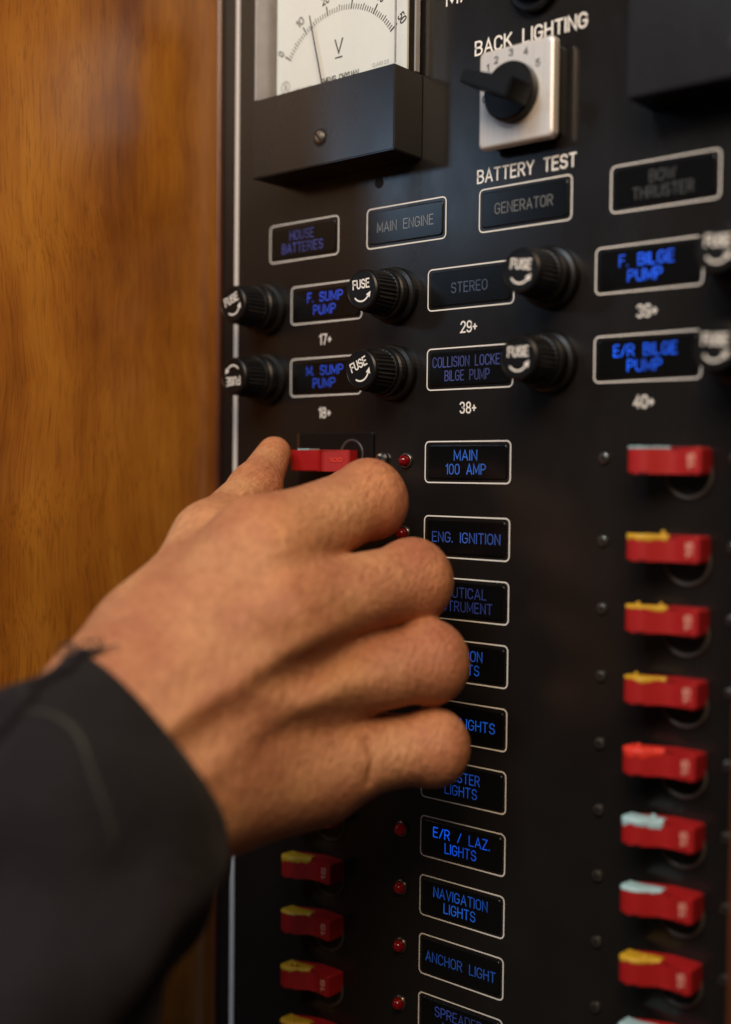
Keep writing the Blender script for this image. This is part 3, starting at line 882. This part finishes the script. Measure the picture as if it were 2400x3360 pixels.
# ------------------------------------------------------------------ circuit breakers
G_BRK = 'red lever circuit breakers on the panel'
def lever_mesh():
    """profile in (x, y) as seen from above; front contour left to right, lever 7.2 mm tall"""
    front = [(0.0, -0.0104), (0.0008, -0.0112)]
    key_pts = [(0.0024, -0.0114), (0.0052, -0.0110), (0.0085, -0.0084), (0.0115, -0.0066), (0.0145, -0.0067), (0.0170, -0.0073), (0.0190, -0.0072)]
    for n_, (a, b) in enumerate(zip(key_pts, key_pts[1:])):
        p0, p3 = key_pts[max(n_ - 1, 0)], key_pts[min(n_ + 2, len(key_pts) - 1)]
        for q in range(3):
            u = q / 3
            y = 0.5 * (2 * a[1] + (b[1] - p0[1]) * u + (2 * p0[1] - 5 * a[1] + 4 * b[1] - p3[1]) * u * u + (3 * a[1] - p0[1] - 3 * b[1] + p3[1]) * u ** 3)
            front.append((a[0] + (b[0] - a[0]) * u, y))
    front += [(0.0197, -0.0072), (0.0198, -0.0062)]
    back = [(0.0198, 0.0), (0.0110, 0.0), (0.0060, -0.0030), (0.0008, -0.0048), (0.0, -0.0060)]
    return front + back, len(front)
H_LEV = 0.0036
def breaker(x, z, paint, rating, desc, screws=(True, True), thin=1.0, seed=0):
    t = thing('circuit_breaker', desc, 'circuit breaker', (x, 0, z), G_BRK)
    bm = bmesh.new()
    lathe(bm, [(0.0070, 0.0001), (0.0070, -0.0005), (0.0064, -0.0007), (0.0061, -0.0004), (0.0059, 0.0)], 0.0132, -0.0036, 48, close_end=False)
    bez = from_bm('bezel', bm, M_BEZEL, t, smooth=True)
    bm = bmesh.new()
    prof, nf = lever_mesh()
    loft(bm, [[(px, py, zz) for px, py in prof] for zz in (-H_LEV, H_LEV)], True, True)
    bm.edges.ensure_lookup_table()
    ed = [e for e in bm.edges if abs(e.verts[0].co.z - e.verts[1].co.z) < 1e-6]
    bmesh.ops.bevel(bm, geom=ed, offset=0.00045, segments=2, affect='EDGES', clamp_overlap=True)
    lev = from_bm('lever', bm, M_RED, t, smooth=True)
    lev.data.set_sharp_from_angle(angle=math.radians(50))
    if rating:
        lettering('rating_mark', [(rating, 0, 0, 0.0042, 0.0021)], M_MARK, lev, (0.0171, -0.00750, 0.0), 0.2, 90)
    if paint is not None:
        r = random.Random(seed)
        # brushed-on paint over the lever's top face, running a little way down the front
        bm = bmesh.new()
        K = 16
        xs = [0.0002 + (0.0108 - 0.0002) * k / K for k in range(K + 1)]
        def fy(xx):
            pts = prof[:nf]
            for (xa, ya), (xb, yb) in zip(pts, pts[1:]):
                if xa <= xx <= xb:
                    return ya + (yb - ya) * (xx - xa) / (xb - xa)
            return pts[0][1]
        drip = []
        v = 0.0011
        for k in range(K + 1):
            v = min(0.0021, max(0.0005, v + r.uniform(-0.0006, 0.0006)))
            drip.append(v * thin * (0.5 if k in (0, K) else 1))
        rows = []
        for k, xx in enumerate(xs):
            y = fy(xx)
            lump = r.uniform(0, 0.0002)
            rows.append([(xx, min(-0.0042, y * 0.45), H_LEV + 0.00005), (xx, y * 0.8, H_LEV + 0.00015 + lump), (xx, y + 0.0002, H_LEV + 0.00018 + lump), (xx, y - 0.00016, H_LEV - 0.0003), (xx, y - 0.00018, H_LEV - drip[k] * 0.7), (xx, y - 0.00004, H_LEV - drip[k])])
        loft(bm, rows, False, False, cyclic=False)
        for k in range(r.choice((0, 1, 1, 2)) if thin > 0.5 else 0):
            bx = r.uniform(0.003, 0.009)
            bmesh.ops.create_uvsphere(bm, u_segments=8, v_segments=6, radius=r.uniform(0.0005, 0.0009), matrix=Matrix.Translation((bx, fy(bx) * 0.8, H_LEV + r.uniform(0.0004, 0.0010))))
        from_bm('paint', bm, paint, lev, smooth=True)
    if screws[0]:
        slotted_screw(t, -0.0128, 0.0, 0.0008, 0.0018, M_SCREW, 40 + seed * 17 % 60, slots=2, h=0.0011)
    if screws[1]:
        slotted_screw(t, 0.0262, 0.0, 0.0006, 0.0018, M_SCREW, 30 + seed * 31 % 60, slots=2, h=0.0011)
    return t
M_BEZEL = plain('bezel_black', (0.055, 0.048, 0.045), 0.30, var=0.1)
RC = [(M_BLUE, 'edged with a thin pale blue line, highest of the blurred column'), (M_YELLOW, 'with a thin yellow streak, second from the top of the blurred column'),
      (M_YELLOW, 'with a lumpy yellow streak, third from the top of the blurred column'), (M_YELLOW, 'with a smooth yellow streak, just above the all red lever'),
      (M_REDPAINT, 'all red, with no coloured streak on top'), (M_BLUE, 'with a pale blue streak, just below the all red lever'),
      (M_BLUE, 'with a pale blue streak, between a pale blue and a yellow one'), (M_YELLOW, 'with a thick yellow streak, lowest yellow one of the blurred column'),
      (M_BLUE, 'with a thick pale blue streak, cut by the bottom of the picture')]
for i, (pm, d) in enumerate(RC):
    breaker(0.0413, ZR[i] + 0.0004, pm, '15', 'red breaker lever ' + d, thin=(0.22 if i == 0 else 0.8 if i < 4 else 1.15), seed=i + 1)
LC = {6: (M_YELLOW, 'red breaker lever in deep shadow directly under the hand'), 7: (M_YELLOW, 'shadowed red breaker lever with a yellow streak, level with the NAVIGATION LIGHTS plate'),
      8: (M_YELLOW, 'red breaker lever with yellow streak, level with the ANCHOR LIGHT plate'), 9: (M_YELLOW, 'red breaker lever with yellow streak, level with the SPREADER LIGHTS plate'),
      10: (M_YELLOW, 'red breaker lever with yellow top, below all the other name plates')}
for i, (pm, d) in LC.items():
    breaker(-0.0890, ZR[i] + 0.0004, pm, '15', d, screws=(False, False), seed=20 + i)
# the main breaker that the hand holds
t = thing('circuit_breaker', 'main circuit breaker in a black housing, its red lever pinched by the hand', 'circuit breaker', (-0.0850, 0, 0.0043), G_BRK)
bm = bmesh.new()
slab(bm, rrect(0.0340, 0.0330, 0.0008), 0.0, -0.0009, 0.0003)
o = from_bm('housing', bm, M_KNOB, t)
o.location = (0.0104, 0, -0.0068)
bm = bmesh.new()
box(bm, -0.0066, -0.0063, -0.0012, -0.0008, 0.0034, 0.0094)  # chrome sliver modelled as the glint along the housing's left edge
from_bm('edge_glint', bm, M_CHROME, t)
bm = bmesh.new()
lathe(bm, [(0.0052, -0.0008), (0.0052, -0.0012), (0.0047, -0.0013), (0.0045, -0.0010), (0.0044, -0.0009)], 0.0182, 0.0022, 40, close_end=False)
from_bm('bezel', bm, M_BEZEL, t, smooth=True)
bm = bmesh.new()
loft(bm, [[(0.0, -0.0118, zz), (0.0128, -0.0118, zz), (0.0130, -0.0098, zz), (0.0210, -0.0056, zz), (0.0210, -0.0010, zz), (0.0040, -0.0010, zz), (0.0, -0.0060, zz)] for zz in (-H_LEV, H_LEV)], True, True)
bmesh.ops.bevel(bm, geom=bm.edges[:], offset=0.0003, segments=2, affect='EDGES', clamp_overlap=True)
lev = from_bm('lever', bm, M_RED, t)
lettering('rating_mark', [('100', 0, 0, 0.0042, 0.0016)], M_REDPAINT, lev, (0.0172, -0.0078, 0.0003), 0.2, 0)
lev.children[0].rotation_euler = (0, 0, math.atan2(0.0042, 0.0080))
lev.children[0].location.y = -0.00790
bm = bmesh.new()
box(bm, 0.0030, 0.0082, -0.0116, -0.0062, H_LEV, H_LEV + 0.0004)
from_bm('paint', bm, M_BLUE, lev)
slotted_screw(t, 0.0312, -0.0009, 0.0006, 0.0022, M_CHROME, 35, slots=2, h=0.0011)

# ------------------------------------------------------------------ indicator lamps
G_LED = 'red indicator lamps on the panel'
LED = {0: 'red indicator lamp with chrome ring beside the MAIN 100 AMP plate', 1: 'indicator lamp peeking out between index and middle knuckles',
       6: 'red indicator lamp beside the E/R / LAZ. LIGHTS plate', 7: 'red indicator lamp beside the NAVIGATION LIGHTS plate',
       8: 'red indicator lamp beside the ANCHOR LIGHT plate', 9: 'red indicator lamp beside the SPREADER LIGHTS plate'}
for i, d in LED.items():
    t = thing('indicator_lamp', d, 'indicator lamp', (-0.0440 - (0.0006 if i == 1 else 0), 0, ZR[i] + 0.0004), G_LED)
    bm = bmesh.new()
    lathe(bm, [(0.0026, 0.0002), (0.0026, -0.0004), (0.0024, -0.0008), (0.0020, -0.0009), (0.0019, -0.0004)], n=32, close_end=False)
    from_bm('bezel', bm, M_SCREW, t, smooth=True)
    bm = bmesh.new()
    lathe(bm, [(0.0018, -0.0003), (0.0018, -0.0014)] + [(0.0018 * math.cos(math.radians(a)), -0.0014 - 0.0018 * math.sin(math.radians(a))) for a in (15, 30, 45, 60, 75, 86)], n=24)
    from_bm('lens', bm, M_LENS, t, smooth=True)

# ------------------------------------------------------------------ hand and forearm: one continuous surface from a signed distance field
J = {k: np.array(v, dtype=np.float32) for k, v in J.items()}
VOX = 0.00085
lo = np.min(list(J.values()), axis=0) - 0.030
hi = np.max(list(J.values()), axis=0) + 0.024
lo[2] = max(lo[2], -0.128)
dims = np.ceil((hi - lo) / VOX).astype(int)
ax = [lo[i] + VOX * np.arange(dims[i], dtype=np.float32) for i in range(3)]
PX, PY, PZ = ax[0][:, None, None], ax[1][None, :, None], ax[2][None, None, :]
def cone(a, b, ra, rb):
    a = J[a] if isinstance(a, str) else a
    b = J[b] if isinstance(b, str) else b
    d = b - a
    L2 = float(d @ d) + 1e-12
    tt = np.clip(((PX - a[0]) * d[0] + (PY - a[1]) * d[1] + (PZ - a[2]) * d[2]) / L2, 0, 1)
    q = np.sqrt((PX - a[0] - tt * d[0]) ** 2 + (PY - a[1] - tt * d[1]) ** 2 + (PZ - a[2] - tt * d[2]) ** 2)
    return (q - (ra + (rb - ra) * tt)).astype(np.float32)
def smin(a, b, k):
    h = np.maximum(k - np.abs(a - b), 0) / k
    return np.minimum(a, b) - h * h * k * 0.25
def chain(names, radii, k=0.004):
    out = None
    for a, b, ra, rb in zip(names, names[1:], radii, radii[1:]):
        c = cone(a, b, ra, rb)
        out = c if out is None else smin(out, c, k)
    return out
BODY = None
def addb(d, k=0.010):
    global BODY
    BODY = d if BODY is None else smin(BODY, d, k)
addb(cone('wr', 'fr', 0.0180, 0.0160))
addb(cone('wu', 'fu', 0.0175, 0.0160))
addb(cone('wr', 'i1', 0.0160, 0.0125), 0.014)
addb(cone('wm', 'm1', 0.0165, 0.0128), 0.014)
addb(cone('wm', 'r1', 0.0160, 0.0122), 0.014)
addb(cone('wu', 'p1', 0.0160, 0.0118), 0.014)
addb(cone('hyp0', 'hyp1', 0.0140, 0.0110), 0.012)
addb(cone('wr', 't0', 0.0160, 0.0122), 0.012)
addb(cone('t0', 't1', 0.0124, 0.0088), 0.012)
addb(cone('web', 't0', 0.0050, 0.0110), 0.010)
def finger(names, radii, knuckle, kr):
    c = chain(names, radii)
    return smin(c, cone(knuckle + 'a', knuckle + 'b', kr, kr), 0.004)
FINGERS = [
    (finger(['i1', 'i2', 'i3', 'i4'], [0.0136, 0.0108, 0.0088, 0.0072], 'i', 0.0081), 0.010),
    (finger(['m1', 'm2', 'm3', 'm4'], [0.0134, 0.0112, 0.0090, 0.0078], 'm', 0.0085), 0.010),
    (finger(['r1', 'r2', 'r3', 'r4'], [0.0130, 0.0106, 0.0086, 0.0074], 'r', 0.0083), 0.010),
    (finger(['p1', 'p2', 'p3', 'p4'], [0.0122, 0.0100, 0.0080, 0.0068], 'p', 0.0078), 0.010),
    (chain(['t1', 't2', 't3'], [0.0092, 0.0082, 0.0058]), 0.009),
]

F = None
for fd, k in FINGERS:
    g = smin(BODY, fd, k)
    F = g if F is None else smin(F, g, 0.0016)

def surface_nets(V):
    s = V < 0
    nx, ny, nz = V.shape
    acc = np.zeros((nx - 1, ny - 1, nz - 1, 3), np.float32)
    cnt = np.zeros((nx - 1, ny - 1, nz - 1), np.float32)
    corners = [(i, j, k) for i in (0, 1) for j in (0, 1) for k in (0, 1)]
    for c in corners:
        for axis in range(3):
            if c[axis]:
                continue
            e = list(c); e[axis] = 1
            A = V[c[0]:nx - 1 + c[0], c[1]:ny - 1 + c[1], c[2]:nz - 1 + c[2]]
            B = V[e[0]:nx - 1 + e[0], e[1]:ny - 1 + e[1], e[2]:nz - 1 + e[2]]
            idx = np.nonzero((A < 0) != (B < 0))
            tt = A[idx] / (A[idx] - B[idx])
            for ax_ in range(3):
                acc[idx + (ax_,)] += tt if ax_ == axis else c[ax_]
            cnt[idx] += 1
    act = np.nonzero(cnt > 0)
    ids = -np.ones(cnt.shape, np.int64)
    ids[act] = np.arange(len(act[0]))
    verts = np.stack(act, 1) + acc[act] / cnt[act][:, None]
    faces = []
    for axis in range(3):
        u, v = [(1, 2), (2, 0), (0, 1)][axis]
        sl0, sl1 = [slice(None)] * 3, [slice(None)] * 3
        sl0[axis] = slice(0, -1); sl1[axis] = slice(1, None)
        A, B = s[tuple(sl0)], s[tuple(sl1)]
        cr = np.argwhere(A != B)
        ok = (cr[:, u] > 0) & (cr[:, v] > 0) & (cr[:, u] < V.shape[u] - 1) & (cr[:, v] < V.shape[v] - 1)
        cr = cr[ok]
        inside = A[tuple(cr.T)]
        def cell(du, dv):
            q = cr.copy(); q[:, u] -= du; q[:, v] -= dv
            return ids[tuple(q.T)]
        f = np.stack([cell(1, 1), cell(0, 1), cell(0, 0), cell(1, 0)], 1)
        f[~inside] = f[~inside][:, ::-1]
        faces.append(f)
    return verts, np.concatenate(faces)
hv, hf = surface_nets(F)
hv = hv * VOX + lo
# light smoothing
def laplace(v, f, it, w):
    e = np.concatenate([f[:, [0, 1]], f[:, [1, 2]], f[:, [2, 3]], f[:, [3, 0]]])
    e = np.concatenate([e, e[:, ::-1]])
    deg = np.bincount(e[:, 0], minlength=len(v))[:, None]
    for _ in range(it):
        s = np.stack([np.bincount(e[:, 0], weights=v[e[:, 1], i], minlength=len(v)) for i in range(3)], 1)
        v = v + w * (s / np.maximum(deg, 1) - v)
    return v
hv = laplace(hv, hf, 5, 0.5)
def vnormals(v, f):
    n_ = np.cross(v[f[:, 2]] - v[f[:, 0]], v[f[:, 3]] - v[f[:, 1]])
    out = np.zeros_like(v)
    for i in range(4):
        for a_ in range(3):
            out[:, a_] += np.bincount(f[:, i], weights=n_[:, a_], minlength=len(v))
    return out / np.maximum(np.linalg.norm(out, axis=1, keepdims=True), 1e-12)
vn = vnormals(hv, hf)
if (vn * (hv - hv.mean(0))).sum() < 0:
    hf = hf[:, ::-1]
    vn = -vn
# tendons, valleys and skin folds on the back of the hand
T = np.array(TOWARD)
disp = np.zeros(len(hv))
facing = np.clip((vn @ T) * 1.6 - 0.1, 0, 1)
P2 = hv - (hv @ T)[:, None] * T
for h, w, pts in RELIEF:
    q = np.array(pts); q = q - (q @ T)[:, None] * T
    dmin = np.full(len(hv), 9.0)
    for a_, b_ in zip(q, q[1:]):
        d_ = b_ - a_
        tt = np.clip(((P2 - a_) @ d_) / max(d_ @ d_, 1e-12), 0, 1)
        dmin = np.minimum(dmin, np.linalg.norm(P2 - a_ - tt[:, None] * d_, axis=1))
    disp += h * np.exp(-(dmin / w) ** 2) * facing
hv = hv + vn * disp[:, None]
me = bpy.data.meshes.new('person')
me.from_pydata(hv.tolist(), [], hf.tolist())
me.update()
for p in me.polygons:
    p.use_smooth = True
person = link('person', me, M_SKIN)
tag(person, 'person in a dark jacket, bare hand and sleeve only, pinching the main lever', 'person')

# ------------------------------------------------------------------ jacket sleeve
NS = 64
T3 = Vector(TOWARD)
HD = Vector(HANDDIR)
rings, inner = [], []
for i, (c, hvec, th) in enumerate(SLEEVE):
    c, hvec = Vector(c), Vector(hvec)
    ring = []
    for k in range(NS):
        a = 2 * math.pi * k / NS
        fold = 0.0
        if i > 1:
            f = min(1.0, (i - 1) / 4)
            fold = f * (0.0026 * math.sin(3 * a + 0.9 * i) + 0.0030 * math.sin(6 * a - 1.1 * i + 1) + 0.0012 * math.sin(11 * a + 0.8 * i))
        ca, sa = math.cos(a), math.sin(a)
        e = 0.85
        ca = math.copysign(abs(ca) ** e, ca); sa = math.copysign(abs(sa) ** e, sa)
        ring.append(c + hvec * ca * (1 + fold / hvec.length) + T3 * sa * (th + fold) + HD * (0.0150 * max(sa, -0.3) * (1 - 0.05 * i)))
    rings.append(ring)
lip = [[c_ + (p - c_) * 0.93 for p in rings[0]] for c_ in [Vector(SLEEVE[0][0])]]
back = [[Vector(SLEEVE[2][0]) + (p - Vector(SLEEVE[2][0])) * 0.86 for p in rings[2]]]
# dense interpolation of the rings along the arm
def catmull(a, b, c, d, t_):
    return 0.5 * ((2 * b) + (c - a) * t_ + (2 * a - 5 * b + 4 * c - d) * t_ ** 2 + (3 * b - a - 3 * c + d) * t_ ** 3)
dense = []
for i in range(len(rings) - 1):
    for s in range(5):
        t_ = s / 5
        dense.append([catmull(rings[max(i - 1, 0)][k], rings[i][k], rings[i + 1][k], rings[min(i + 2, len(rings) - 1)][k], t_) for k in range(NS)])
dense.append(rings[-1])
CUT = 15                                  # rings in the plain cuff band
bm = bmesh.new()
loft(bm, back + lip + dense[:CUT + 1])
cuff = from_bm('cuff', bm, M_CUFF, person, smooth=True)
bm = bmesh.new()
loft(bm, dense[CUT:], False, True)
sleeve = from_bm('sleeve', bm, M_SLEEVE, person, smooth=True)
bm = bmesh.new()
arc = []
for q in range(0, 37):
    k = 14.5 + q / 3
    ri = CUT - 2 + 5.5 * ((k - 20.5) / 6) ** 2
    i0, k0 = int(ri), int(k)
    fa, fb = ri - i0, k - k0
    p_ = dense[i0][k0].lerp(dense[i0][k0 + 1], fb).lerp(dense[i0 + 1][k0].lerp(dense[i0 + 1][k0 + 1], fb), fa)
    arc.append(p_ + T3 * 0.0002)
tube(bm, arc, [0.00062 * (1 - abs(q - 18) / 26) for q in range(37)], 6)
from_bm('piping', bm, M_PIPING, sleeve, smooth=True)
# turned edge running from the cuff opening along the top of the sleeve
bm = bmesh.new()
seam = [dense[i][27 - i // 7] + (dense[i][27 - i // 7] - Vector(SLEEVE[2][0])).normalized() * 0.0003 for i in range(0, 36)]
tube(bm, seam, 0.0021, 8)
from_bm('seam', bm, M_SLEEVE, sleeve, smooth=True)
base = dense[0][28]
UPV, SIDE = Vector((-0.04, 0.0, 1.0)).normalized(), Vector((0.76, 0.64, 0.0)).normalized()
def thread(offs):
    bm = bmesh.new()
    tube(bm, [base + SIDE * (x / 1000) + UPV * (z / 1000) + T3 * (t_ / 1000) for x, z, t_ in offs], [0.00026] * len(offs), 5)
    from_bm('loose_thread', bm, M_THREAD, cuff)
for k in range(8):
    rr = random.Random(100 + k)
    x, z = rr.uniform(-4.2, 3.2), rr.uniform(-0.6, 1.6)
    ang = rr.uniform(0, 6.28)
    pts = [(x, z, 0.6)]
    for j in range(rr.randint(9, 15)):
        ang += rr.uniform(-0.2, 1.1) if k % 2 else rr.uniform(-1.1, 0.3)
        x += 0.75 * math.cos(ang); z += 0.75 * math.sin(ang)
        pts.append((x, z, 0.8 + rr.uniform(-0.3, 0.5)))
    thread(pts)
thread([(1.2, 0.2, .8), (3.4, 0.9, 1.0), (5.6, 1.2, 1.2), (8.0, 2.2, 1.1), (9.8, 2.4, 1.0)])
